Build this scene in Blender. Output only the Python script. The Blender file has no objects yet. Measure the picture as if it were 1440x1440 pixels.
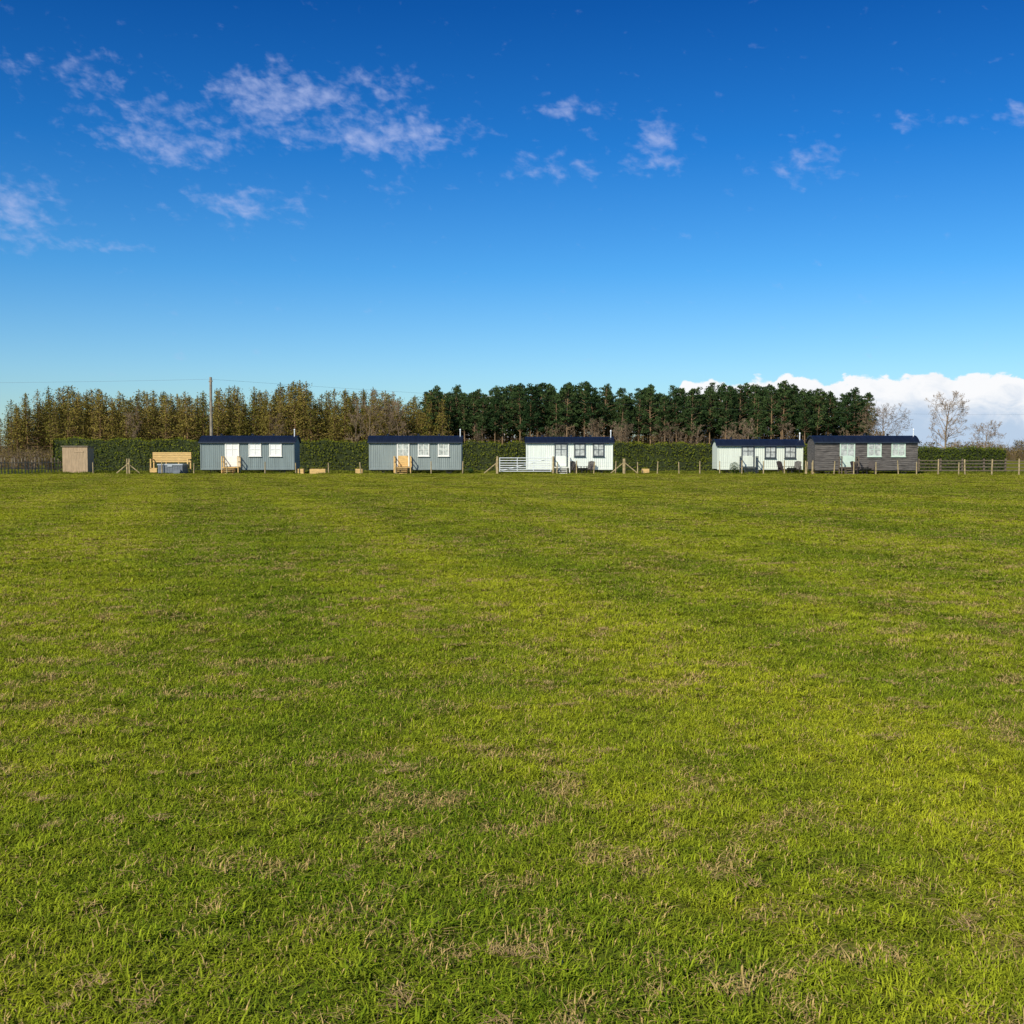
import bpy, math, random
import numpy as np
from mathutils import Vector, Matrix
random.seed(7); rng=np.random.default_rng(7)
S=bpy.context.scene
COL=S.collection
SUN_AZ=212.0; SUN_EL=37.0      # clockwise from +Y

# ---------------------------------------------------------------- materials
class NT:
    def __init__(s,nt): s.nt=nt; s.n=nt.nodes; s.l=nt.links
    def new(s,t,**k):
        nd=s.n.new(t)
        for a,b in k.items(): setattr(nd,a,b)
        return nd
    def put(s,sock,v):
        if isinstance(v,bpy.types.NodeSocket): s.l.new(v,sock)
        elif v is not None: sock.default_value=v
    def M(s,op,a,b=None,c=None,clamp=False):
        nd=s.new('ShaderNodeMath',operation=op); nd.use_clamp=clamp
        s.put(nd.inputs[0],a); s.put(nd.inputs[1],b); s.put(nd.inputs[2],c)
        return nd.outputs[0]
    def mix(s,f,a,b,bt='MIX'):
        nd=s.new('ShaderNodeMix',data_type='RGBA',blend_type=bt)
        s.put(nd.inputs[0],f); s.put(nd.inputs[6],a if isinstance(a,bpy.types.NodeSocket) else (*a,1)); s.put(nd.inputs[7],b if isinstance(b,bpy.types.NodeSocket) else (*b,1))
        return nd.outputs[2]
    def noise(s,vec,scale,detail=3,rough=.55,dist=0):
        nd=s.new('ShaderNodeTexNoise'); s.put(nd.inputs['Vector'],vec)
        nd.inputs['Scale'].default_value=scale; nd.inputs['Detail'].default_value=detail
        nd.inputs['Roughness'].default_value=rough; nd.inputs['Distortion'].default_value=dist
        return nd.outputs['Fac']
    def step(s,v,a,b,c=0,d=1):
        nd=s.new('ShaderNodeMapRange',interpolation_type='SMOOTHSTEP')
        s.put(nd.inputs[0],v)
        for i,x in enumerate((a,b,c,d)): s.put(nd.inputs[i+1],x)
        return nd.outputs[0]
    def mul(s,vec,v):
        nd=s.new('ShaderNodeVectorMath',operation='MULTIPLY'); s.put(nd.inputs[0],vec); nd.inputs[1].default_value=v
        return nd.outputs[0]
def newmat(name):
    m=bpy.data.materials.new(name); m.use_nodes=True; m.node_tree.nodes.clear(); t=NT(m.node_tree)
    out=t.new('ShaderNodeOutputMaterial'); return m,t,out
def paint(name,c,rough=.6,var=.25,scale=3,metal=0,streak=None,spec=.4,bump=0):
    m,t,out=newmat(name)
    pos=t.new('ShaderNodeNewGeometry').outputs['Position']
    v=t.mul(pos,streak) if streak else pos
    n=t.noise(v,scale,5,.6)
    a=tuple(x*(1-var) for x in c); b=tuple(min(1,x*(1+var)) for x in c)
    col=t.mix(t.step(n,.3,.7),a,b)
    p=t.new('ShaderNodeBsdfPrincipled'); t.put(p.inputs['Base Color'],col)
    p.inputs['Roughness'].default_value=rough; p.inputs['Metallic'].default_value=metal
    p.inputs['Specular IOR Level'].default_value=spec
    t.l.new(p.outputs[0],out.inputs[0]); return m
def foliage(name,cols,wscale=.25):
    """cols: dark, mid, light"""
    m,t,out=newmat(name)
    br=t.new('ShaderNodeAttribute',attribute_name='br').outputs['Fac']
    rnd=t.new('ShaderNodeObjectInfo').outputs['Random']
    c=t.mix(br,cols[0],cols[1])
    c2=t.mix(br,cols[1],cols[2])
    c=t.mix(rnd,c,c2)
    d=t.new('ShaderNodeBsdfDiffuse'); t.put(d.inputs[0],c)
    t.l.new(d.outputs[0],out.inputs[0])
    return m
def turf(name,blade):
    m,t,out=newmat(name)
    pos=t.new('ShaderNodeNewGeometry').outputs['Position']
    p2=t.mul(pos,(1,1,0))
    sep=t.new('ShaderNodeSeparateXYZ'); t.l.new(pos,sep.inputs[0])
    big=t.noise(t.mul(p2,(.6,1,1)),.13,1,.5)
    mid=t.noise(p2,1.1,3,.68)
    fine=t.noise(p2,8.0,1,.6)
    # mowing / tractor lines running slightly to the left
    sv=t.M('ADD',t.M('MULTIPLY',sep.outputs[0],.96),t.M('MULTIPLY',sep.outputs[1],.27))
    cx=t.new('ShaderNodeCombineXYZ'); t.put(cx.inputs[0],sv); t.put(cx.inputs[1],t.M('MULTIPLY',sep.outputs[1],.02))
    line=t.noise(cx.outputs[0],.45,1,.6)
    k=t.M('ADD',t.M('MULTIPLY',big,.7),t.M('MULTIPLY',mid,1.0)); k=t.M('ADD',k,t.M('MULTIPLY',line,1.6))
    k=t.step(k,1.32,1.96)
    c=t.mix(k,(.098,.175,.008),(.385,.400,.018))
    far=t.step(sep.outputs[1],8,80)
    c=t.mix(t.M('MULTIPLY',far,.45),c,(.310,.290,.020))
    c=t.mix(t.step(fine,.38,.60,.56,0),c,(.042,.084,.008))
    # dry patches
    s1=t.noise(p2,2.6,2,.65)
    s2=t.noise(p2,.33,1,.5)
    sm=t.M('MULTIPLY',t.step(s1,.48,.66),t.step(s2,.36,.58))
    if blade:
        br=t.new('ShaderNodeAttribute',attribute_name='br').outputs['Fac']
        dead=t.M('GREATER_THAN',t.M('ADD',br,t.M('MULTIPLY',sm,.60)),.95)
        c=t.mix(t.step(br,0,.9,.0,.45),c,(.48,.53,.035))
        c=t.mix(dead,c,(.50,.355,.13))
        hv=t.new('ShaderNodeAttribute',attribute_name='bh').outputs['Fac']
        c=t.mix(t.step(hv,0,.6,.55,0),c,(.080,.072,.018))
    else:
        g=t.noise(p2,40,3,.7)
        c=t.mix(.3,c,(.13,.115,.025))
        c=t.mix(t.step(g,.40,.60,.0,.75),c,(.070,.062,.018))
        c=t.mix(t.M('MULTIPLY',sm,.35),c,(.28,.20,.09))
    d=t.new('ShaderNodeBsdfDiffuse'); t.put(d.inputs[0],c)
    t.l.new(d.outputs[0],out.inputs[0])
    return m

M_ground=turf('field_turf',False); M_blade=turf('grass_blade',True)
M_straw=foliage('dry_straw',((.28,.18,.075),(.45,.31,.13),(.54,.38,.17)),3)
M_rough=foliage('rough_grass',((.06,.09,.012),(.14,.17,.015),(.26,.23,.04)),.4)
M_larch=foliage('larch_foliage',((.078,.080,.014),(.170,.155,.028),(.30,.215,.056)),.12)
M_larchb=foliage('larch_branch',((.12,.075,.036),(.22,.14,.07),(.32,.20,.10)),.3)
M_pine=foliage('pine_needles',((.014,.032,.012),(.038,.072,.026),(.090,.124,.038)),.15)
M_bark=foliage('pine_bark',((.11,.07,.038),(.21,.135,.075),(.30,.20,.115)),.4)
M_twig=foliage('bare_twigs',((.12,.085,.05),(.22,.155,.10),(.31,.23,.155)),.4)
M_shrub=foliage('scrub_leaves',((.075,.062,.016),(.145,.115,.03),(.24,.165,.05)),.3)
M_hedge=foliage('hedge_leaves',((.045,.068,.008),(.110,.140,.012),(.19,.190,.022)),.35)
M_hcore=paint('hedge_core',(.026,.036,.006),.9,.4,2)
M_evg=foliage('evergreen_shrub',((.015,.035,.008),(.04,.08,.018),(.08,.13,.03)),.5)

M_slate=paint('slate_grey_paint',(.195,.240,.235),.6,.12,1.5,streak=(3,3,.3))
M_sage=paint('sage_grey_paint',(.240,.280,.265),.6,.12,1.5,streak=(3,3,.3))
M_pale=paint('pale_cream_paint',(.74,.78,.69),.6,.06,1.5,streak=(3,3,.3))
M_pale2=paint('pale_green_paint',(.68,.72,.61),.6,.06,1.5,streak=(3,3,.3))
M_clad=paint('weathered_cladding',(.108,.096,.086),.85,.6,4,streak=(.4,1,5))
M_gap=paint('cladding_gap',(.01,.008,.008),.9,.1)
M_roof=paint('navy_roof',(.008,.013,.028),.5,.2,2,streak=(3,.3,1),spec=.2)
M_fasc=paint('dark_fascia',(.02,.028,.045),.5,.2,2)
M_white=paint('white_joinery',(.82,.80,.72),.45,.05,3)
M_green=paint('pale_green_joinery',(.56,.68,.56),.45,.05,3)
M_dark=paint('charcoal_joinery',(.045,.055,.065),.45,.1,3)
M_blind=paint('window_blind',(.80,.80,.76),.5,.05,6)
M_glassl=paint('window_glass_net_curtain',(.46,.48,.44),.12,.35,4,spec=1.0)
M_new=paint('new_timber',(.66,.43,.16),.75,.18,3,streak=(1,1,6))
M_post=paint('post_timber',(.38,.29,.15),.85,.3,4)
M_old=paint('grey_timber',(.26,.21,.145),.9,.3,4,streak=(3,3,.5))
M_dkrail=paint('dark_rail_timber',(.15,.115,.08),.9,.3,4)
M_shed=paint('shed_boards',(.42,.30,.18),.85,.2,5,streak=(4,4,.4))
M_galv=paint('galvanised_steel',(.80,.82,.82),.4,.06,5,metal=.1)
M_black=paint('black_metal',(.02,.02,.022),.5,.2)
M_tyre=paint('cast_wheel',(.03,.03,.032),.6,.2)
M_tub=paint('hot_tub_cabinet',(.17,.19,.21),.5,.12,3)
M_cover=paint('hot_tub_cover',(.42,.45,.47),.5,.08,3)
M_soil=paint('soil',(.05,.035,.02),.95,.3,8)
M_pole=paint('pole_timber',(.27,.23,.17),.85,.25,3)
M_wire=paint('cable',(.16,.18,.21),.6,.1)
M_chair=paint('brown_garden_furniture',(.05,.038,.032),.7,.3,3)

# ---------------------------------------------------------------- mesh builder
class MB:
    def __init__(s): s.v=[]; s.f=[]; s.m=[]; s.b=[]
    def face(s,pts,mi=0,br=.5):
        i=len(s.v); s.v+= [tuple(p) for p in pts]; s.f.append(tuple(range(i,i+len(pts)))); s.m.append(mi); s.b+=[br]*len(pts)
    def box(s,x0,x1,y0,y1,z0,z1,mi=0,M=None):
        c=[Vector((x,y,z)) for z in (z0,z1) for y in (y0,y1) for x in (x0,x1)]
        if M is not None: c=[M@p for p in c]
        i=len(s.v); s.v+=[tuple(p) for p in c]; s.b+=[.5]*8
        for q in ((0,2,3,1),(4,5,7,6),(0,1,5,4),(2,6,7,3),(0,4,6,2),(1,3,7,5)):
            s.f.append(tuple(i+k for k in q)); s.m.append(mi)
    def tube(s,a,b,ra,rb,n=6,mi=0,br=.5,cap=True):
        a=Vector(a); b=Vector(b); d=(b-a)
        if d.length<1e-6: return
        d.normalize(); u=d.orthogonal().normalized(); w=d.cross(u)
        i=len(s.v)
        for p,r in ((a,ra),(b,rb)):
            for k in range(n):
                t=2*math.pi*k/n; s.v.append(tuple(p+u*math.cos(t)*r+w*math.sin(t)*r)); s.b.append(br)
        for k in range(n):
            s.f.append((i+k,i+(k+1)%n,i+n+(k+1)%n,i+n+k)); s.m.append(mi)
        if cap and n>3:
            s.f.append(tuple(i+k for k in range(n))[::-1]); s.m.append(mi)
            s.f.append(tuple(i+n+k for k in range(n))); s.m.append(mi)
    def mesh(s,name,mats):
        me=bpy.data.meshes.new(name); me.from_pydata(s.v,[],s.f)
        for m in mats: me.materials.append(m)
        me.polygons.foreach_set('material_index',s.m)
        at=me.attributes.new('br','FLOAT','POINT'); at.data.foreach_set('value',s.b)
        me.update(); return me
    def obj(s,name,mats,parent=None,loc=(0,0,0),link=True,rot=0):
        o=bpy.data.objects.new(name,s.mesh(name,mats)); o.location=loc; o.rotation_euler=(0,0,rot)
        if link: COL.objects.link(o)
        if parent: o.parent=parent
        return o
def empty(name,loc,rot=0):
    e=bpy.data.objects.new(name,None); e.location=loc; e.rotation_euler=(0,0,rot); e.empty_display_size=.5; COL.objects.link(e); return e

def scatter(name,pts,rots,scls,vids,variants):
    """one object carrying instances of the variant meshes"""
    c=bpy.data.collections.new(name+'_variants')
    for i,v in enumerate(variants): v.name='%s_part_%02d'%(name,i); c.objects.link(v)
    me=bpy.data.meshes.new(name); me.from_pydata([tuple(p) for p in pts],[],[])
    a=me.attributes.new('rot','FLOAT_VECTOR','POINT'); a.data.foreach_set('vector',np.asarray(rots,dtype=np.float32).ravel())
    a=me.attributes.new('scl','FLOAT_VECTOR','POINT'); a.data.foreach_set('vector',np.asarray(scls,dtype=np.float32).ravel())
    a=me.attributes.new('vid','INT','POINT'); a.data.foreach_set('value',np.asarray(vids,dtype=np.int32))
    o=bpy.data.objects.new(name,me); COL.objects.link(o)
    ng=bpy.data.node_groups.new(name+'_scatter','GeometryNodeTree')
    ng.interface.new_socket('Geometry',in_out='INPUT',socket_type='NodeSocketGeometry')
    ng.interface.new_socket('Geometry',in_out='OUTPUT',socket_type='NodeSocketGeometry')
    gi=ng.nodes.new('NodeGroupInput'); go=ng.nodes.new('NodeGroupOutput')
    ci=ng.nodes.new('GeometryNodeCollectionInfo'); ci.inputs['Collection'].default_value=c
    ci.inputs['Separate Children'].default_value=True; ci.inputs['Reset Children'].default_value=True
    ip=ng.nodes.new('GeometryNodeInstanceOnPoints'); ip.inputs['Pick Instance'].default_value=True
    def na(n,t):
        x=ng.nodes.new('GeometryNodeInputNamedAttribute'); x.data_type=t; x.inputs['Name'].default_value=n; return x.outputs['Attribute']
    L=ng.links
    L.new(gi.outputs[0],ip.inputs['Points']); L.new(ci.outputs[0],ip.inputs['Instance'])
    L.new(na('vid','INT'),ip.inputs['Instance Index']); L.new(na('rot','FLOAT_VECTOR'),ip.inputs['Rotation']); L.new(na('scl','FLOAT_VECTOR'),ip.inputs['Scale'])
    L.new(ip.outputs[0],go.inputs[0])
    md=o.modifiers.new('scatter','NODES'); md.node_group=ng
    return o

# ---------------------------------------------------------------- ground
g=MB()
xs=[-2500,-300,-60,60,300,2500]; ys=[-300,-5,110,400,3500]
for i in range(len(xs)-1):
    for j in range(len(ys)-1):
        g.face([(xs[i],ys[j],0),(xs[i+1],ys[j],0),(xs[i+1],ys[j+1],0),(xs[i],ys[j+1],0)])
g.obj('grass_field_ground',[M_ground])

# ---------------------------------------------------------------- grass
def tuft(nb,rad,h0,h1,w,seed,lean=.5,mat=None,sig=1.5):
    r=random.Random(seed); v=[];f=[];br=[];bh=[]
    t0=r.random()*6.283
    for _ in range(nb):
        a=r.random()*6.283; q=rad*math.sqrt(r.random()); x=q*math.cos(a); y=q*math.sin(a)
        t=r.gauss(t0,sig); dx,dy=math.cos(t),math.sin(t); sx,sy=-dy,dx
        h=r.uniform(h0,h1)*r.uniform(.6,1); L=h*r.uniform(.2,1.3)*lean*2; ww=w*r.uniform(.6,1.3)/2; b=r.random()
        i=len(v)
        v+=[(x-sx*ww,y-sy*ww,0),(x+sx*ww,y+sy*ww,0),
            (x+dx*L*.3+sx*ww*.9,y+dy*L*.3+sy*ww*.9,h*.6),(x+dx*L*.3-sx*ww*.9,y+dy*L*.3-sy*ww*.9,h*.6),
            (x+dx*L,y+dy*L,h*r.uniform(.5,1))]
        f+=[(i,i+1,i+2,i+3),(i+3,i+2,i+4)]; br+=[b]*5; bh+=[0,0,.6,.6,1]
    me=bpy.data.meshes.new('tuft'); me.from_pydata(v,[],f); me.materials.append(mat or M_blade)
    me.attributes.new('br','FLOAT','POINT').data.foreach_set('value',br)
    me.attributes.new('bh','FLOAT','POINT').data.foreach_set('value',bh)
    return bpy.data.objects.new('tuft',me)
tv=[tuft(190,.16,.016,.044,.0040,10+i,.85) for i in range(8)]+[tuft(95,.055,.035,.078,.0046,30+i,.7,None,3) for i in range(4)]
def bumpy(x,y):
    return (np.sin(x*1.7+np.sin(y*1.1)*2)+np.sin(y*2.3+np.sin(x*.9)*2+1)+np.sin((x+y)*4.1+np.sin(x*3)*1.5)*.7)/2.7
# stratified rows so that no bare gaps are left between tufts
P=[]; y=1.2
while y<97.5:
    d=72*min(1,(6.5/y)**1.6); st=1/math.sqrt(d); n=int((y+5)/st)
    xs_=(np.arange(n)+rng.random(n)*1.0)*st-(y+5)/2
    P.append(np.c_[xs_,y+(rng.random(n)-.5)*st*1.3]); y+=st
P=np.concatenate(P); xx,yy=P[:,0],P[:,1]; N=len(xx); print('grass',N)
sc=np.maximum(1,yy/6.5)**.62*rng.uniform(.8,1.25,N)
sz=(1.05+.22*bumpy(xx*1.6,yy*1.6))*rng.uniform(.75,1.3,N)*np.maximum(1,yy/12)**.1
vid=rng.integers(0,8,N); cl=(rng.random(N)<.11+.09*bumpy(xx*.8+3,yy*.8)); vid=np.where(cl,rng.integers(8,12,N),vid)
sz=np.where(cl,rng.uniform(.6,1.15,N),sz)
pts=np.c_[xx,yy,np.zeros(N)]
rots=np.c_[rng.normal(0,.02,N),rng.normal(0,.02,N),rng.random(N)*6.283]
scatter('grass',pts,rots,np.c_[sc,sc,sz],vid,tv)
# flattened dry grass
sv_=[tuft(34,.045,.006,.022,.0036,60+i,2.4,M_straw) for i in range(4)]
P=[];
for _ in range(260):
    y=3+27*random.random()**1.25; x=(random.random()-.38)*(y*.95+2)
    n=random.randint(1,6); s=random.uniform(.02,.10)
    for _ in range(n): P.append((x+random.gauss(0,s*1.6),y+random.gauss(0,s),random.uniform(.014,.036)))
P=np.array(P); n=len(P); s=rng.uniform(.5,1.1,n)
scatter('dry_grass',P,np.c_[np.zeros(n),np.zeros(n),rng.random(n)*6.28],np.c_[s,s,s],rng.integers(0,4,n),sv_)
# rough grass round the huts
rv=[tuft(60,.35,.10,.30,.022,80+i,.5,M_rough) for i in range(4)]
n=7000; x=rng.uniform(-62,62,n); y=97.6+13*rng.random(n)
keep=(rng.random(n)<.35+.6*(bumpy(x*.3,y*.3)>0))
x=x[keep];y=y[keep]; n=len(x); s=rng.uniform(.6,1.3,n); z=s*np.where(y<98.4,.6,.9)*rng.uniform(.4,1.2,n)
scatter('rough_grass',np.c_[x,y,np.zeros(n)],np.c_[np.zeros(n),np.zeros(n),rng.random(n)*6.28],np.c_[s,s,z],rng.integers(0,4,n),rv)

# ---------------------------------------------------------------- trees
def rv3(r): 
    while True:
        v=Vector((r.uniform(-1,1),r.uniform(-1,1),r.uniform(-1,1)))
        if .05<v.length<1: return v.normalized()
def leaf(mb,p,s,r,mi,br,stretch=1.0,droop=0):
    a=rv3(r); b=a.cross(rv3(r)).normalized()
    a=a*s*stretch; b=b*s*.7; p=Vector(p)
    if r.random()<.5: mb.face([p-a-b*.5,p+b,p+a-b*.3],mi,br)
    else: mb.face([p-a,p-b,p+a*.9,p+b*.8],mi,br)
def larch(seed):
    r=random.Random(seed); mb=MB(); H=12.0
    lx,ly=r.uniform(-.25,.25),r.uniform(-.2,.2)
    def ax(t): return Vector((lx*t*t,ly*t*t,H*t))
    for k in range(6): mb.tube(ax(k/6),ax((k+1)/6),.15*(1-k/6)+.015,.15*(1-(k+1)/6)+.015,5,1,.8,False)
    t=.08; sparse=r.uniform(.8,1.2); cb=r.uniform(.28,.48)
    while t<.985:
        nb=r.randint(4,6); a0=r.random()*6.28
        for k in range(nb):
            a=a0+k*6.28/nb+r.uniform(-.3,.3); L=((1-t)**.75*2.6+.15)*r.uniform(.5,1.3)*(1 if t>.3 else .75)
            d=Vector((math.cos(a),math.sin(a),r.uniform(-.05,.45)+(.25 if t>.8 else 0)))
            p0=ax(t); p1=p0+d*L
            mb.tube(p0,p1,.03*(1-t)+.014,.010,3,1,r.random(),False)
            m=max(3,int(L*9*sparse)); gb=r.random()
            dens=1 if t>cb else .28
            for j in range(m):
                if r.random()>dens: continue
                q=r.uniform(.12,1.05); p=p0.lerp(p1,q)+Vector((r.gauss(0,.19),r.gauss(0,.19),r.gauss(-.05,.18)))
                leaf(mb,p,r.uniform(.06,.16),r,0,min(1,max(0,.5*gb+.5*r.random())),1.3)
        t+=r.uniform(.02,.034)
    for _ in range(10): leaf(mb,ax(1)+Vector((r.gauss(0,.06),r.gauss(0,.06),r.uniform(-.7,.2))),.11,r,0,r.random(),1.5)
    return mb.obj('t',[M_larch,M_larchb],link=False)
def pine(seed):
    r=random.Random(seed); mb=MB(); H=13.0
    lx,ly=r.uniform(-.5,.5),r.uniform(-.5,.5)
    def ax(t): return Vector((lx*t*t+.1*math.sin(t*6+seed),ly*t*t,H*t))
    for k in range(7): mb.tube(ax(k/7),ax((k+1)/7),.15*(1-k/7.5)+.02,.15*(1-(k+1)/7.5)+.02,6,1,.3+.5*r.random(),False)
    for _ in range(24):
        t=r.uniform(.1,.5); a=r.random()*6.28; p=ax(t); L=r.uniform(.5,1.7)
        mb.tube(p,p+Vector((math.cos(a)*L,math.sin(a)*L,r.uniform(-.3,.5))),.024,.010,3,1,r.random(),False)
    base=r.uniform(.38,.52); nc=r.randint(34,42); tp=r.uniform(1.6,2.8)
    for c in range(nc):
        t=base+(1-base)*(c+.5)/nc*.985
        u=(t-base)/(1-base); R=2.35*max(0,1-u**tp)**.8*(.5+.5*min(1,u*3))+.12
        a=c*2.4+r.uniform(-.5,.5); q=R*r.uniform(.3,1.05)
        ctr=ax(t)+Vector((math.cos(a)*q,math.sin(a)*q,r.uniform(-.1,.4)))
        mb.tube(ax(t-.04),ctr,.04*(1-u)+.02,.01,3,1,.4,False)
        rr=r.uniform(.45,.9)*(1-.35*u); gb=r.random()
        for _ in range(int(62*rr/.65)):
            v=rv3(r)*rr*r.random()**.4; v.z*=.6
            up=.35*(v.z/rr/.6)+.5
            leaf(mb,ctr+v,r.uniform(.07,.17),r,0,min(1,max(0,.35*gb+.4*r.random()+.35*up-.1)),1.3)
    for _ in range(14): leaf(mb,ax(1)+Vector((r.gauss(0,.14),r.gauss(0,.14),r.uniform(-.7,.1))),.13,r,0,r.random(),1.5)
    return mb.obj('t',[M_pine,M_bark],link=False)
def bare(seed,H,W,rad=.1,fork=.18,n1=11,upr=.9):
    """leafless deciduous tree: leader with ascending limbs, each dividing into finer twigs"""
    r=random.Random(seed); mb=MB()
    def limb(p,d,L,rd,lv):
        segs=4 if lv<2 else 3; q=p; out=[]
        for k in range(segs):
            d=(d+rv3(r)*(.10+.07*lv)+Vector((0,0,.07))).normalized(); n=q+d*L/segs
            r0=rd*(1-.8*k/segs); r1=rd*(1-.8*(k+1)/segs)
            mb.tube(q,n,max(.012,r0),max(.011,r1),6 if lv<1 else 3,0,.35+.6*r.random(),False)
            out.append((q,n,d,r1)); q=n
        if lv<4:
            nn={0:n1,1:7,2:5,3:4}[lv]
            for i in range(nn):
                f=(fork if lv==0 else .22)+(1-(fork if lv==0 else .22))*(i+r.random()*.9)/nn; f=min(f,.98)
                s=out[min(segs-1,int(f*segs))]; pp=s[0].lerp(s[1],f*segs-int(f*segs))
                u=rv3(r); u=(u-s[2]*u.dot(s[2])).normalized()
                if lv==0: u=Vector((math.cos(i*2.4),math.sin(i*2.4),0)); LL=W*(.55+.5*math.sin(math.pi*min(1,(f-fork)/(1-fork)*.85+.12)))*r.uniform(.8,1.15)
                else: LL=L*(1-.55*f)*r.uniform(.4,.75)
                nd=(s[2]*r.uniform(.6,1.0)*upr+u*r.uniform(.55,.9)).normalized()
                limb(pp,nd,LL,max(.015,rd*(1-.75*f)*.55),lv+1)
    limb(Vector((0,0,0)),Vector((0,0,1)),H,rad,0)
    return mb
def scrub(seed,H=3.2,W=1.4,leafy=200):
    r=random.Random(seed); mb=MB()
    for _ in range(40):
        a=r.random()*6.28; p=Vector((r.gauss(0,.3),r.gauss(0,.3),0)); q=W*r.random()
        e=p+Vector((math.cos(a)*q,math.sin(a)*q,H*r.uniform(.5,1))); m=p.lerp(e,.5)+Vector((0,0,.25*H*r.random()))
        mb.tube(p,m,.025,.018,3,1,r.random(),False); mb.tube(m,e,.018,.008,3,1,r.random(),False)
        for _ in range(2):
            s=m.lerp(e,r.random()); mb.tube(s,s+rv3(r)*.5+Vector((0,0,.4)),.012,.006,3,1,r.random(),False)
    for _ in range(leafy):
        a=r.random()*6.28; q=W*math.sqrt(r.random()); z=H*r.random()**.8*.92
        leaf(mb,(math.cos(a)*q*(1.1-z/H*.5),math.sin(a)*q*(1.1-z/H*.5),z),r.uniform(.06,.16),r,0,r.random())
    return mb.obj('t',[M_shrub,M_twig],link=False)

# larch wood (left)
P=[];Sx=[];V=[]
for row in range(6):
    y=178+row*2.6; x=-79.5+row*-.4
    while x<-11.0+row*.2:
        hh=.95+.05*math.sin(x*.16+1)+.035*math.sin(x*.5)+row*.006
        if x<-70: hh*=.80+.20*min(1,(x+80)/9)
        s=hh*random.uniform(.78,1.09)
        P.append((x+random.uniform(-.7,.7),y+random.uniform(-1.2,1.2),-.1)); w_=s*random.uniform(.85,1.25); Sx.append((w_,w_,s)); V.append(random.randrange(8)); x+=random.uniform(1.1,2.0)
n=len(P); scatter('larch_woodland',P,np.c_[rng.normal(0,.02,n),rng.normal(0,.02,n),rng.random(n)*6.28],Sx,V,[larch(100+i) for i in range(8)])
# pine wood (right)
P=[];Sx=[];V=[]
for row in range(6):
    y=181+row*3.0; x=-13.0-row*.2
    while x<56.8+row*.6:
        hh=.99+.03*math.sin(x*.21)+.02*math.sin(x*.6)+row*.008
        if x>50: hh*=.965-.03*(x-50)/7
        s=hh*random.uniform(.86,1.04)*.97
        P.append((x+random.uniform(-.8,.8),y+random.uniform(-1.2,1.2),-.1)); Sx.append((s,s,s)); V.append(random.randrange(7)); x+=random.uniform(1.3,2.3)
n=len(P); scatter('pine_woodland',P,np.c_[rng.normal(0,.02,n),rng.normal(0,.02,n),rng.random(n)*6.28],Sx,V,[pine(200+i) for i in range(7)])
# undergrowth on the edge of the woods
P=[];Sx=[];V=[]
for _ in range(300):
    x=random.uniform(-82,60); y=random.uniform(173,200)
    s=random.uniform(.5,1.15); P.append((x,y,0)); Sx.append((s,s,s*random.uniform(.7,1.2))); V.append(random.randrange(5))
for yb in (204,209):
    x=-84
    while x<66:   # thick margin on the far side of the wood
        s=random.uniform(1.5,2.1); P.append((x,yb+random.uniform(-2,2),0)); Sx.append((s*1.1,s,s*1.05)); V.append(random.randrange(5)); x+=1.4
for _ in range(110):
    x=random.uniform(-78,-38); y=random.uniform(118,150)
    s=random.uniform(.5,.9); P.append((x,y,0)); Sx.append((s,s,s*.85)); V.append(random.randrange(5))
n=len(P); scatter('woodland_undergrowth',P,np.c_[np.zeros(n),np.zeros(n),rng.random(n)*6.28],Sx,V,[scrub(300+i,leafy=300) for i in range(5)])
# bare young trees in front of the woods
bt=[bare(400+i,9,2.6,rad=.08).obj('t',[M_twig],link=False) for i in range(4)]
P=[(-22,174,0),(-19,175,0),(-17,174,0),(-36,175,0),(-58,175,0),(-24,175,0)];Sx=[(1.15,1.15,1.15),(1,1,1.1),(1,1,.95),(.8,.8,.8),(.8,.8,.9),(.8,.8,1)];V=[0,1,2,3,1,3]
for _ in range(24):
    x=random.uniform(-9,57); s=random.uniform(.45,.75); P.append((x,random.uniform(174,178),0)); Sx.append((s,s,s)); V.append(random.randrange(4))
n=len(P); scatter('bare_woodland_edge_trees',P,np.c_[np.zeros(n),np.zeros(n),rng.random(n)*6.28],Sx,V,bt)
# three bare trees on the right
bare(501,8.6,3.2,rad=.17,fork=.20,n1=18).obj('bare_tree',[M_twig],loc=(57,150,0))
bare(511,7.4,4.4,rad=.17,fork=.13,n1=18,upr=.7).obj('bare_tree',[M_twig],loc=(55.5,171,0))
bare(523,5.6,3.0,rad=.13,fork=.16,n1=16,upr=.75).obj('bare_tree',[M_twig],loc=(74.6,180,0))
# distant hedgerows to the horizon
P=[];Sx=[];V=[]
for y0,x0,x1,h in ((330,60,260,.9),(420,-420,-100,1.5),(520,80,420,1.6),(900,-700,700,4)):
    x=x0
    while x<x1:
        s=h*random.uniform(.7,1.3); P.append((x,y0+random.uniform(-3,3),0)); Sx.append((s*1.4,s,s*.9)); V.append(random.randrange(3)); x+=1.6*h
n=len(P); scatter('distant_hedgerow',P,np.c_[np.zeros(n),np.zeros(n),rng.random(n)*6.28],Sx,V,[scrub(330+i,leafy=420) for i in range(3)])

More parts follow.
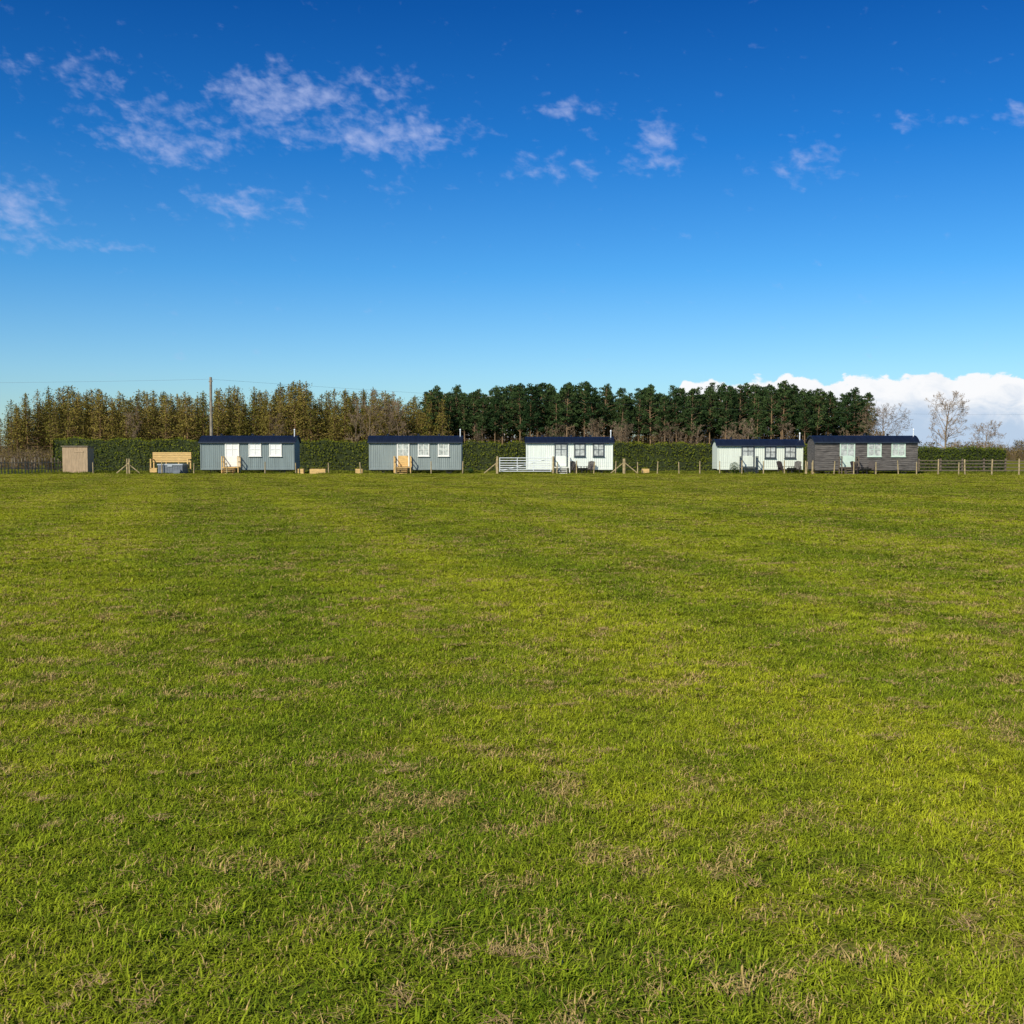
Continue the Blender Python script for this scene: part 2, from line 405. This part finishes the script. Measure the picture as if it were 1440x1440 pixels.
# ---------------------------------------------------------------- hedge
def hedge(name,x0,x1,y,th,hf,mat,n_per=75):
    mb=MB(); r=random.Random(int(x0*10)+5000); N=int((x1-x0)/.5)
    prof=lambda x:(hf(x)*(1+.03*math.sin(x*1.3)+.025*math.sin(x*3.1+1))-.14)
    for i in range(N):
        a=x0+i*(x1-x0)/N; b=x0+(i+1)*(x1-x0)/N
        ha,hb=prof(a),prof(b)
        ya=y+.12*math.sin(a*1.1); yb=y+.12*math.sin(b*1.1)
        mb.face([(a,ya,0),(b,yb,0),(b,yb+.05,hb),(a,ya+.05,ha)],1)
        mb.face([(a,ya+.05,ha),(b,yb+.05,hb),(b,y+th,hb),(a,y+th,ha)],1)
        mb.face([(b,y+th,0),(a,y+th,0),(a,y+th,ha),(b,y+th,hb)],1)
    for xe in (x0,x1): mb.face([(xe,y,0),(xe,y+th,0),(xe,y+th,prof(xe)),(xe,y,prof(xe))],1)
    cnt=int((x1-x0)*n_per*3.6)
    for _ in range(cnt):
        x=r.uniform(x0-.1,x1+.1); h=prof(x); k=r.random()
        g=.5+.5*math.sin(x*2.1+math.sin(x*.7)*2)
        if k<.72:
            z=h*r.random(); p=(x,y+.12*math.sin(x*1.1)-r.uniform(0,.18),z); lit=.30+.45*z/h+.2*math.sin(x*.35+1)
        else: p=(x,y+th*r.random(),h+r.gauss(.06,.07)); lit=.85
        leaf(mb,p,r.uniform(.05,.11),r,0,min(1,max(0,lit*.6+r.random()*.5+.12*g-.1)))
    for _ in range(int((x1-x0)*6)):
        x=r.uniform(x0,x1); h=prof(x); yy_=y+th*r.random()*.5
        mb.tube((x,yy_,h-.1),(x+r.gauss(0,.08),yy_,h+r.uniform(.1,.35)),.01,.005,3,0,.6,False)
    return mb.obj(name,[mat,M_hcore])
hedge('hedge',-44.3,37.0,110,1.6,lambda x:3.22-.0075*(x+44),M_hedge)
hedge('hedge',37.2,47.9,110.5,1.5,lambda x:2.38-.006*(x-37),M_hedge)

# ---------------------------------------------------------------- shepherd's huts
def hut(x0,x1,yf,wallm,joinm,top,doorx,winx,doorw=1.15,style='corr',glass=None,dglass=None,ww=1.0,wtop=.12,steps=None,flue=True,z0=.38,stepw=1.5,doorm=None,wallT=2.78,wh=1.15):
    glass=glass or M_blind; steps=steps or M_new
    L=x1-x0; W=2.5; e=empty('shepherds_hut',((x0+x1)/2,yf+W/2,0)); hx=L/2; fy=-W/2
    cx=(x0+x1)/2
    mb=MB()
    if style=='corr':
        n=int(L/.045)
        for s,yy0 in ((-1,fy),(1,-fy)):
            pr=[(-hx+L*i/n, yy0+s*(.012*math.cos(2*math.pi*(L*i/n)/.18)) ) for i in range(n+1)]
            for i in range(n):
                a,b=pr[i],pr[i+1]; q=[(a[0],a[1],z0),(b[0],b[1],z0),(b[0],b[1],wallT),(a[0],a[1],wallT)]
                mb.face(q if s<0 else q[::-1],0)
    else:
        mb.box(-hx+.02,hx-.02,fy+.015,-fy-.015,z0,wallT,1)
        z=z0
        while z<wallT-.02:
            zt=min(wallT,z+.158)
            for s in (-1,1):
                yA=s*(-fy+.012); yB=s*(-fy+.035)
                xa=-hx
                while xa<hx-.01:
                    xb=min(hx,xa+random.uniform(1.6,3.4))
                    j=random.uniform(-.006,.006)
                    mb.face([(xa,yB+j,z),(xb-.01,yB+j,z),(xb-.01,yA+j,zt),(xa,yA+j,zt)],0); xa=xb
            z+=.17
    arc=[(fy+ (W)*i/16, wallT+ (top-.06-wallT)*(1-((i-8)/8)**2)) for i in range(17)]
    for s in (-1,1):
        pl=[(s*hx,fy,z0)]+[(s*hx,a,b) for a,b in arc]+[(s*hx,-fy,z0)]
        mb.face(pl if s<0 else pl[::-1],0)
    for a,b in ((-hx,-hx+.09),(hx-.09,hx)): mb.box(a,b,fy-.045,fy-.018,z0+.08,wallT-.02,2)
    mb.box(-hx,hx,fy-.05,fy-.02,z0-.06,z0+.07,2)
    mb.obj('walls',[wallm,M_gap,wallm],e)
    rb=MB(); ov=.16; n=20; xr=hx+.13
    def rp(i,dz=0):
        u=-1+2*i/n; return (u*(W/2+ov), wallT-.05+(top-wallT+.05)*(1-abs(u)**2.1)+dz)
    nx=int(2*xr/.11)
    for k in range(nx):
        a=-xr+2*xr*k/nx; b=-xr+2*xr*(k+1)/nx; da=.012*(k%2); db=.012*((k+1)%2)
        for i in range(n):
            p,q=rp(i),rp(i+1)
            rb.face([(a,p[0],p[1]+da),(b,p[0],p[1]+db),(b,q[0],q[1]+db),(a,q[0],q[1]+da)],0)
    for i in range(n):
        p,q=rp(i),rp(i+1)
        rb.face([(-xr,p[0],p[1]-.03),(-xr,q[0],q[1]-.03),(xr,q[0],q[1]-.03),(xr,p[0],p[1]-.03)],1)
        for s in (-1,1):
            rb.face([(s*xr,p[0],p[1]-.1),(s*xr,q[0],q[1]-.1),(s*xr,q[0],q[1]+.03),(s*xr,p[0],p[1]+.03)],1)
    rb.box(-xr,xr,fy-ov-.03,fy-ov+.0,wallT-.13,wallT-.02,1); rb.box(-xr,xr,-fy+ov,-fy+ov+.03,wallT-.13,wallT-.02,1)
    rb.obj('roof',[M_roof,M_fasc],e)
    vb=MB()
    for vx in (-hx*.62,hx*.05,hx*.5):
        vb.tube((vx,0,top-.03),(vx,0,top+.12),.09,.09,8,0); vb.tube((vx,0,top+.12),(vx,0,top+.17),.16,.05,8,0)
    if flue:
        vb.tube((hx-.12,-.5,2.6),(hx-.12,-.5,top+.5),.045,.045,8,1); vb.tube((hx-.12,-.5,top+.5),(hx-.12,-.5,top+.6),.08,.03,8,1)
    vb.obj('roof_vents_and_flue',[M_fasc,M_galv],e)
    for wx in winx:
        lx=wx-cx; wb=MB(); zt=wallT-wtop; zb=zt-wh; a,b=lx-ww/2,lx+ww/2; f=.09
        y1=fy-.02; y0=fy-.085
        wb.box(a,a+f,y0,y1,zb,zt,0); wb.box(b-f,b,y0,y1,zb,zt,0); wb.box(a+f,b-f,y0,y1,zt-f,zt,0); wb.box(a+f,b-f,y0,y1,zb,zb+f,0)
        wb.box(a-.04,b+.04,y0-.04,y1,zb-.05,zb-.002,0)
        wb.box(a+f,b-f,fy-.05,fy-.03,zb+f,zt-f,1)
        m=(zb+zt)/2+.03
        wb.box(lx-.022,lx+.022,y0+.008,fy-.052,zb+f,zt-f,0)
        wb.box(a+f,lx-.022,y0+.01,fy-.052,m-.02,m+.02,0); wb.box(lx+.022,b-f,y0+.01,fy-.052,m-.02,m+.02,0)
        wb.obj('window',[joinm,glass],e)
    dx=doorx-cx; db=MB(); a,b=dx-doorw/2,dx+doorw/2; zt=wallT-.1; zb=z0+.22; f=.10; y0=fy-.085; y1=fy-.02
    db.box(a,a+f,y0,y1,zb,zt,0); db.box(b-f,b,y0,y1,zb,zt,0); db.box(a+f,b-f,y0,y1,zt-f,zt,0)
    zm=zb+.95
    db.box(a+f,b-f,fy-.06,fy-.03,zb,zm,2)
    db.box(a+f+.12,b-f-.12,fy-.075,fy-.062,zb+.15,zm-.12,2)
    db.box(a+f,b-f,fy-.05,fy-.03,zm,zt-f,1)
    db.box(dx-.03,dx+.03,y0+.01,fy-.052,zm,zt-f,0); db.box(a+f,dx-.03,y0+.012,fy-.052,(zm+zt)/2-.02,(zm+zt)/2+.02,0); db.box(dx+.03,b-f,y0+.012,fy-.052,(zm+zt)/2-.02,(zm+zt)/2+.02,0)
    db.tube((b-f-.07,fy-.06,zm-.02),(b-f-.07,fy-.12,zm-.02),.02,.02,6,3)
    db.obj('door',[joinm,dglass or glass,doorm or joinm,M_black],e)
    wb=MB(); wb.box(-hx+.1,hx-.1,fy+.25,fy+.35,z0-.14,z0-.002,0); wb.box(-hx+.1,hx-.1,-fy-.35,-fy-.25,z0-.14,z0-.002,0)
    for wx in (-hx+1.1,hx-1.1):
        for s in (-1,1):
            yc=s*(W/2-.16); R=.31
            for k in range(18):
                t0,t1=2*math.pi*k/18,2*math.pi*(k+1)/18
                wb.tube((wx+R*math.cos(t0)*.93,yc,R+R*math.sin(t0)*.93),(wx+R*math.cos(t1)*.93,yc,R+R*math.sin(t1)*.93),.03,.03,5,1)
            for k in range(8):
                t=math.pi*k/4; wb.tube((wx,yc,R),(wx+R*.9*math.cos(t),yc,R+R*.9*math.sin(t)),.016,.016,4,1)
            wb.tube((wx,yc-.06,R),(wx,yc+.06,R),.07,.07,8,1)
        wb.tube((wx,-W/2+.2,.31),(wx,W/2-.2,.31),.03,.03,6,0)
    wb.obj('wheels_and_chassis',[M_black,M_tyre],e)
    sb=MB(); a,b=dx-stepw/2,dx+stepw/2; ph=z0+.18
    sb.box(a,b,fy-.95,fy-.09,ph-.06,ph,0)
    for px_ in (a,b-.08):
        for py_ in (fy-.95,fy-.2): sb.box(px_,px_+.08,py_-.002,py_+.08,0,ph+(.95),0)
        sb.box(px_+.01,px_+.07,fy-.865,fy-.205,ph+.87,ph+.93,0); sb.box(px_+.02,px_+.06,fy-.865,fy-.205,ph+.42,ph+.49,0)
    for k in range(3):
        hgt=ph*(2.4-k)/3.2; sb.box(a+.3,b-.3,fy-1.2-.25*k,fy-.955-.25*k,hgt-.05,hgt,0)
    for px_ in (a+.26,b-.30):
        sb.face([(px_,fy-.96,0),(px_,fy-1.75,0),(px_,fy-1.75,.1),(px_,fy-.96,ph)],0)
        sb.face([(px_+.04,fy-.96,0),(px_+.04,fy-1.75,0),(px_+.04,fy-1.75,.1),(px_+.04,fy-.96,ph)],0)
    sb.obj('steps',[steps],e)
    return e
hut(-27.35,-19.1,100,M_slate,M_white,3.32,-24.55,[-22.55,-20.75],doorw=1.25,glass=M_blind,ww=1.1,doorm=M_white)
hut(-12.55,-4.45,100,M_sage,M_white,3.32,-9.55,[-7.75,-6.0],doorw=1.1,glass=M_glassl,ww=1.0,doorm=M_new)
hut(1.25,8.85,100,M_pale,M_dark,3.22,4.3,[5.95,7.6],doorw=1.15,glass=M_glassl,ww=.98,steps=M_white,doorm=M_pale,wallT=2.75)
hut(18.2,25.8,101,M_pale2,M_dark,3.02,20.9,[22.9,24.65],doorw=1.15,glass=M_glassl,ww=1.0,steps=M_dark,doorm=M_pale2,wallT=2.5,wh=1.05)
hut(25.85,34.6,97.2,M_clad,M_green,3.28,28.6,[30.9,32.95],doorw=1.3,style='clad',glass=M_glassl,ww=1.2,steps=M_dkrail,wallT=2.75)

# ---------------------------------------------------------------- shed
e=empty('timber_shed',(-38.3,100.6,0)); mb=MB(); w,d=2.2,1.5
k=0; x=-w/2
while x<w/2-.01:
    x2=min(x+.125,w/2); j=.006*(k%2)+random.uniform(0,.003)
    mb.box(x,x2-.006,-d/2-.02-j,-d/2,.05,2.28,0); x=x2; k+=1
mb.box(-w/2,-w/2+.02,-d/2+.002,d/2,.05,2.3,0); mb.box(w/2-.02,w/2,-d/2+.002,d/2,.05,2.3,0); mb.box(-w/2,w/2,d/2,d/2+.02,.05,2.2,0)
mb.obj('board_walls',[M_shed],e)
mb=MB(); Mx=Matrix.Translation((0,0,2.31))@Matrix.Rotation(-.05,4,'X'); mb.box(-w/2-.08,w/2+.08,-d/2-.12,d/2+.1,0,.06,0,Mx); mb.obj('roof',[M_old],e)
mb=MB(); mb.box(-.05,.75,-d/2-.05,-d/2-.032,.15,.25,0); mb.box(-.05,.75,-d/2-.05,-d/2-.032,1.85,1.95,0); mb.obj('door_ledges',[M_shed],e)

# ---------------------------------------------------------------- timber screen + hot tub
e=empty('timber_screen_shelter',(-30.05,100.8,0)); mb=MB()
for x in (-1.65,-.55,.55,1.6): mb.box(x-.05,x+.05,-.05,.05,0,1.85,0)
for k in range(6): mb.box(-1.72,1.68,-.085,-.052,.98+k*.15,.98+k*.15+.125,0)
for x in (-1.65,1.6):
    mb.box(x-.04,x+.04,-.9,-.052,1.2,1.28,0); mb.box(x-.05,x+.05,-.95,-.86,0,1.28,0)
mb.box(-1.72,-1.1,-.95,-.1,.42,.47,0); mb.box(-1.72,-1.1,-.98,-.93,.1,.41,0)
mb.obj('boards_and_posts',[M_new],e)
e=empty('hot_tub',(-29.55,99.3,0)); mb=MB()
mb.box(-1.05,1.05,-.9,.9,.04,.72,0)
for k in range(15): mb.box(-1.04+k*.142,-1.04+k*.142+.12,-.93,-.902,.08,.68,0)
mb.obj('cabinet',[M_tub],e)
mb=MB(); mb.box(-1.1,-.01,-.97,.95,.723,.84,0); mb.box(.01,1.1,-.97,.95,.723,.84,0); mb.box(-.2,.2,-.99,-.975,.6,.8,0); mb.obj('cover',[M_cover],e)
mb=MB(); mb.box(.35,.95,-1.35,-.98,.0,.18,0); mb.box(.35,.95,-1.15,-.98,.18,.36,0); mb.obj('step',[M_tub],e)

# ---------------------------------------------------------------- planters
def planter(x,y,w,h=.42):
    e=empty('timber_planter',(x,y,0)); mb=MB()
    for k in range(2):
        z0,z1=k*h/2+.004,(k+1)*h/2-.004
        mb.box(-w/2,w/2,-.3,-.2,z0,z1,0); mb.box(-w/2,w/2,.2,.3,z0,z1,0)
        mb.box(-w/2,-w/2+.1,-.198,.198,z0,z1,0); mb.box(w/2-.1,w/2,-.198,.198,z0,z1,0)
    mb.obj('sleepers',[M_new],e); mb=MB(); mb.box(-w/2+.1,w/2-.1,-.198,.198,0,h-.08,0); mb.obj('soil',[M_soil],e)
    mb=MB(); r=random.Random(int(x*7)+900)
    for _ in range(60): leaf(mb,(r.uniform(-w/2+.1,w/2-.1),r.uniform(-.2,.2),h+r.random()*.15),.05,r,0,r.random())
    mb.obj('plants',[M_rough],e)
for x,y,w in ((-16.8,98.6,1.35),(-13.2,98.4,.6),(11.6,99,.6),(26.3,98.5,.7),(-18.3,98.8,.5)): planter(x,y,w)

# ---------------------------------------------------------------- garden chairs and fire bowls
def chair(x,y,rot):
    e=empty('garden_chair',(x,y,0),rot); mb=MB()
    for k in range(6): mb.box(-.3+k*.102,-.3+k*.102+.085,0,.02,0,.8+.06*math.sin(k/5*math.pi),0,Matrix.Translation((0,.28,.3))@Matrix.Rotation(-.38,4,'X'))
    mb.box(-.31,.31,-.3,.3,0,.03,0,Matrix.Translation((0,0,.33))@Matrix.Rotation(-.12,4,'X'))
    for s in (-.36,.33):
        mb.box(s,s+.04,-.34,-.26,0,.6,0); mb.box(s-.04,s+.09,-.4,.4,.6,.63,0); mb.box(s,s+.04,.25,.33,0,.598,0)
    mb.obj('slatted_frame',[M_chair],e)
def bowl(x,y):
    e=empty('fire_bowl',(x,y,0)); mb=MB(); n=14; prof=[(.05,.22),(.25,.26),(.38,.36),(.44,.5),(.40,.5),(.3,.36),(.02,.28)]
    for i in range(len(prof)-1):
        for k in range(n):
            t0,t1=2*math.pi*k/n,2*math.pi*(k+1)/n
            mb.face([(prof[i][0]*math.cos(t0),prof[i][0]*math.sin(t0),prof[i][1]),(prof[i][0]*math.cos(t1),prof[i][0]*math.sin(t1),prof[i][1]),(prof[i+1][0]*math.cos(t1),prof[i+1][0]*math.sin(t1),prof[i+1][1]),(prof[i+1][0]*math.cos(t0),prof[i+1][0]*math.sin(t0),prof[i+1][1])],0)
    for k in range(3):
        t=k*2.09+.3; mb.tube((.3*math.cos(t),.3*math.sin(t),.3),(.42*math.cos(t),.42*math.sin(t),0),.02,.02,5,0)
    mb.obj('bowl_and_legs',[M_black],e)
for x,y in ((6.1,98.7),(24.2,98.9),(29.6,95.4)):
    chair(x-.55,y+.3,.5); chair(x+.6,y+.4,-.5); bowl(x,y-.35)
# little evergreen shrubs
for x,y,h in ((19.4,99.2,1.05),(9.4,99.3,.6),(-3.6,99.3,.5)):
    r=random.Random(int(x*9)+999); mb=MB(); mb.tube((0,0,0),(0,0,h*.6),.03,.015,5,1)
    for _ in range(520):
        v=rv3(r)*r.random()**.4; leaf(mb,(v.x*h*.42,v.y*h*.42,h*.5+v.z*h*.48),.045,r,0,min(1,max(0,.5+.4*v.z+r.uniform(-.3,.3))))
    mb.obj('evergreen_shrub',[M_evg,M_bark],loc=(x,y,0))

# ---------------------------------------------------------------- fences
def fence(name,segs,mat,h=1.12,wires=(.35,.65,.95),sp=2.3,braces=(),pr=.05):
    mb=MB(); r=random.Random(len(name)*31+int(segs[0][0][0]))
    for (a,b) in segs:
        a=Vector((*a,0)); b=Vector((*b,0)); n=max(1,round((b-a).length/sp)); prev=None
        for i in range(n+1):
            p=a.lerp(b,i/n)+Vector((r.gauss(0,.12),0,0)) ; hh=h*r.uniform(.9,1.08); l=Vector((r.gauss(0,.04),r.gauss(0,.03),0))
            mb.tube(p,p+l+Vector((0,0,hh)),pr*1.05,pr*.92,7,0)
            if prev is not None:
                for z in wires: 
                    q=Vector((0,-pr-.006,z)); m=(prev+p)/2+q-Vector((0,0,.012)); mb.tube(prev+q,m,.004,.004,3,1,.5,False); mb.tube(m,p+q,.004,.004,3,1,.5,False)
            prev=p
    for bx,by,s in braces:
        mb.tube((bx,by,0),(bx,by,1.3),.075,.07,8,0); mb.tube((bx+s*1.1,by-.02,.05),(bx,by-.02,.95),.045,.045,6,0)
    return mb.obj(name,[mat,M_wire])
fence('post_and_wire_fence',[((-36.0,98.2),(-1.35,98.0))],M_post,1.0,sp=2.9,braces=((-33.2,98.2,1),(-33.0,98.2,-1),(-1.3,98,-1)))
fence('post_and_wire_fence',[((3.6,98.0),(25.2,97.6)),((25.2,95.2),(37,94.2)),((25.2,97.6),(25.2,95.2))],M_post,1.1,sp=1.75,braces=((9.6,98,-1),(9.7,98,1)))
mb=MB(); r=random.Random(77)
for i in range(44):
    t=i/43; x=-46.5+7.2*t; y=90+12*t; mb.tube((x,y,0),(x+r.gauss(0,.03),y,r.uniform(1.05,1.45)),.05,.04,6,0)
for z in (.45,.95):
    mb.tube((-46.5,89.95,z),(-39.3,101.95,z),.035,.035,5,0)
for i in range(14):
    x=-60+13.5*i/13; y=84+6*i/13; mb.tube((x,y,0),(x,y,r.uniform(1.1,1.4)),.05,.045,6,0)
mb.obj('stake_fence',[M_old])
mb=MB(); r=random.Random(5)
pts_=[(36.8,103.0),(38.8,103.1),(40.8,103.2),(42.8,103.3),(44.8,103.4),(46.8,103.5),(48.8,103.6),(50.8,103.7),(52.8,103.8),(54.8,103.9),(56.8,104)]
for i,(x,y) in enumerate(pts_):
    mb.box(x-.07,x+.07,y-.05,y+.05,0,1.28,0)
    if i:
        p=pts_[i-1]
        for z in (.22,.52,.82,1.1): mb.tube((p[0],p[1]-.08,z+r.gauss(0,.01)),(x,y-.08,z+r.gauss(0,.01)),.055,.055,4,0)
mb.obj('post_and_rail_fence',[M_dkrail])
mb=MB(); r=random.Random(6)
for i,(x,y) in enumerate([(35.2,94),(37.2,93.5),(39.2,93),(41.2,92.5),(43.2,92),(45.2,91.5),(47.2,91)]):
    mb.tube((x,y,0),(x+r.gauss(0,.02),y,1.28+r.uniform(-.06,.06)),.065,.06,7,0)
    if i:
        for z in (.3,.6,.95): mb.tube((x-2,y+.42,z),(x,y-.08,z),.005,.005,3,1,.5,False)
mb.obj('post_and_wire_fence',[M_post,M_wire])
e=empty('field_gate',(1.15,97.9,0)); mb=MB(); w=4.4
for z in (.22,.38,.54,.72,.92,1.14,1.36): mb.tube((-w/2,0,z),(w/2,0,z),.032,.032,7,0)
for x in (-w/2,w/2): mb.tube((x,0,.17),(x,0,1.4),.036,.036,7,0)
for x in (-.7,.7): mb.box(x-.025,x+.025,-.055,-.035,.2,1.38,0)
mb.tube((-w/2,-.06,.22),(w/2,-.06,1.36),.018,.018,6,0)
mb.obj('bars',[M_galv],e)
mb=MB(); 
for x in (-w/2-.2,w/2+.2): mb.tube((x,0,0),(x,0,1.5),.09,.085,8,0)
mb.obj('gate_posts',[M_post],e)

# ---------------------------------------------------------------- utility poles + cables
def pole(x,y,h):
    e=empty('utility_pole',(x,y,0)); mb=MB(); mb.tube((0,0,0),(0,0,h),.17,.12,10,0); mb.box(-.06,.06,-.4,.4,h-.45,h-.35,0,Matrix.Rotation(.6,4,'Z'))
    mb.obj('pole_shaft',[M_pole,M_tub],e)
pole(-29.0,110,9.1); pole(92,202,9.0); pole(-150,20,9.1)
mb=MB()
def cable(a,b,sag):
    a=Vector(a);b=Vector(b);N=28;pr=a
    for i in range(1,N+1):
        t=i/N; p=a.lerp(b,t)-Vector((0,0,4*sag*t*(1-t))); mb.tube(pr,p,.009,.009,3,0,.5,False); pr=p
cable((-29,110,8.9),(92,202,8.8),1.0); cable((-29,110,8.9),(-150,20,8.9),2.4)
mb.obj('overhead_cable',[M_wire])

# ---------------------------------------------------------------- world
w=bpy.data.worlds.new('World'); S.world=w; w.use_nodes=True; w.node_tree.nodes.clear(); t=NT(w.node_tree)
out=t.new('ShaderNodeOutputWorld'); bg=t.new('ShaderNodeBackground'); bg.inputs[1].default_value=.1
sky=t.new('ShaderNodeTexSky',sky_type='NISHITA'); sky.sun_disc=False; sky.sun_elevation=math.radians(SUN_EL); sky.sun_rotation=math.radians(SUN_AZ)
sky.altitude=50; sky.air_density=1.0; sky.dust_density=.4; sky.ozone_density=1.0
tc=t.new('ShaderNodeTexCoord').outputs['Generated']; sp=t.new('ShaderNodeSeparateXYZ'); t.l.new(tc,sp.inputs[0])
DEG=57.29578
az=t.M('MULTIPLY',t.M('ARCTAN2',sp.outputs[0],sp.outputs[1]),DEG); el=t.M('MULTIPLY',t.M('ARCSINE',sp.outputs[2]),DEG)
# clarity of the air: deeper blue away from the horizon
ramp=t.new('ShaderNodeValToRGB'); t.put(ramp.inputs[0],t.M('DIVIDE',el,90)); cr=ramp.color_ramp
cols=[(0.0,(.72,.97,1.15)),(.045,(.56,.92,1.25)),(.10,(.25,.75,1.25)),(.165,(.08,.54,1.14)),(.235,(.03,.36,.92)),(.4,(.06,.35,.9)),(1,(.1,.4,.9))]
cr.elements[0].position=0; cr.elements[0].color=(*cols[0][1],1); cr.elements[1].position=1; cr.elements[1].color=(*cols[-1][1],1)
for p,c in cols[1:-1]:
    x=cr.elements.new(p); x.color=(*c,1)
base=t.mix(1.0,sky.outputs[0],ramp.outputs[0],'MULTIPLY')
# high broken cloud
blobs=[(-20.5,17.1,3.4,1.0,.55),(-17.2,14.6,2.9,1.1,.95),(-12.2,16.6,2.0,1.5,.95),(-9.4,17.0,2.8,.8,.6),(-5.2,15.4,2.9,1.1,.98),(-6.0,18.0,2.2,.5,.65),(-8.8,15.2,1.6,.6,.5),
(-12.8,11.9,2.9,.8,.85),(-24.0,11.0,2.6,1.3,.95),(-19.5,9.7,2.2,.4,.6),(2.9,16.7,2.0,.5,.75),(2.3,14.0,2.2,.9,.6),(7.2,15.1,1.2,1.3,.9),(14.4,13.7,2.0,.7,.9),(24.3,15.1,1.6,.5,1.0),(18.5,15.4,3,.45,.45),(-5.8,12.8,1.0,.5,.65),
(-40,16,9,2.5,.8),(45,17,8,2,.7)]
tot=None
for a0,e0,ra,re,s in blobs:
    dx=t.M('DIVIDE',t.M('SUBTRACT',az,a0),ra); dy=t.M('DIVIDE',t.M('SUBTRACT',el,e0),re)
    q=t.M('MULTIPLY',t.M('EXPONENT',t.M('MULTIPLY',t.M('ADD',t.M('MULTIPLY',dx,dx),t.M('MULTIPLY',dy,dy)),-.75)),s)
    tot=q if tot is None else t.M('ADD',tot,q)
cv=t.new('ShaderNodeCombineXYZ'); t.put(cv.inputs[0],t.M('ADD',az,t.M('MULTIPLY',el,.35))); t.put(cv.inputs[1],t.M('MULTIPLY',el,1.5))
n1=t.noise(cv.outputs[0],.6,4,.55,.3); n2=t.noise(cv.outputs[0],1.35,3,.55,.2)
nn=t.M('ADD',t.M('MULTIPLY',n1,.5),t.M('MULTIPLY',n2,.5))
cf=t.step(t.M('ADD',nn,t.M('MULTIPLY',t.M('MINIMUM',tot,1.0),.28)),.59,.98)
cf=t.M('MULTIPLY',cf,.68)
col=t.mix(cf,base,(4.8,5.6,8.6))
# cumulus bank on the horizon
cv2=t.new('ShaderNodeCombineXYZ'); t.put(cv2.inputs[0],az); t.put(cv2.inputs[1],t.M('MULTIPLY',el,1.5))
a1=t.new('ShaderNodeCombineXYZ'); t.put(a1.inputs[0],az)
topn=t.noise(a1.outputs[0],.42,2,.5)
edge=t.noise(cv2.outputs[0],1.2,6,.6,.4)
vor=t.new('ShaderNodeTexVoronoi',feature='SMOOTH_F1'); t.put(vor.inputs['Vector'],cv2.outputs[0]); vor.inputs['Scale'].default_value=.9; vor.inputs['Smoothness'].default_value=.6
h=t.M('ADD',3.05,t.M('MULTIPLY',topn,1.3)); h=t.M('ADD',h,t.M('MULTIPLY',t.M('SUBTRACT',edge,.5),1.0)); h=t.M('SUBTRACT',h,t.M('MULTIPLY',vor.outputs['Distance'],.55))
h=t.M('ADD',h,t.step(az,7.2,8.6,-3.5,.30))
bump2=t.M('MULTIPLY',t.M('EXPONENT',t.M('MULTIPLY',t.M('POWER',t.M('DIVIDE',t.M('SUBTRACT',az,-1.2),1.3),2),-1)),3.2)
h=t.M('ADD',h,bump2)
diff=t.M('SUBTRACT',h,el)
cm=t.step(diff,0,.16)
sh=t.noise(cv2.outputs[0],.75,5,.6,.5)
depth=t.step(diff,.1,3.2)
shade=t.step(t.M('ADD',t.M('MULTIPLY',depth,.65),t.M('MULTIPLY',sh,.75)),.38,.95)
cc=t.mix(shade,(9.6,9.7,9.9),(5.0,6.3,8.0))
col=t.mix(cm,col,cc)
t.put(bg.inputs[0],col); t.l.new(bg.outputs[0],out.inputs[0])

# ---------------------------------------------------------------- sun
ld=bpy.data.lights.new('sun','SUN'); ld.energy=5.0; ld.angle=math.radians(.53); ld.color=(1,.94,.80)
lo=bpy.data.objects.new('sun',ld); COL.objects.link(lo)
a,e_=math.radians(SUN_AZ),math.radians(SUN_EL); d=Vector((math.sin(a)*math.cos(e_),math.cos(a)*math.cos(e_),math.sin(e_)))
lo.rotation_euler=d.to_track_quat('Z','Y').to_euler(); lo.location=d*50
# ---------------------------------------------------------------- camera
cd=bpy.data.cameras.new('camera'); cd.lens=40; cd.sensor_width=36; cd.clip_end=8000; cd.clip_start=.05
co=bpy.data.objects.new('camera',cd); co.location=(0,0,1.6); co.rotation_euler=(math.radians(90-2.86),0,0); COL.objects.link(co); S.camera=co
S.view_settings.view_transform='Standard'; S.view_settings.look='None'; S.view_settings.exposure=0
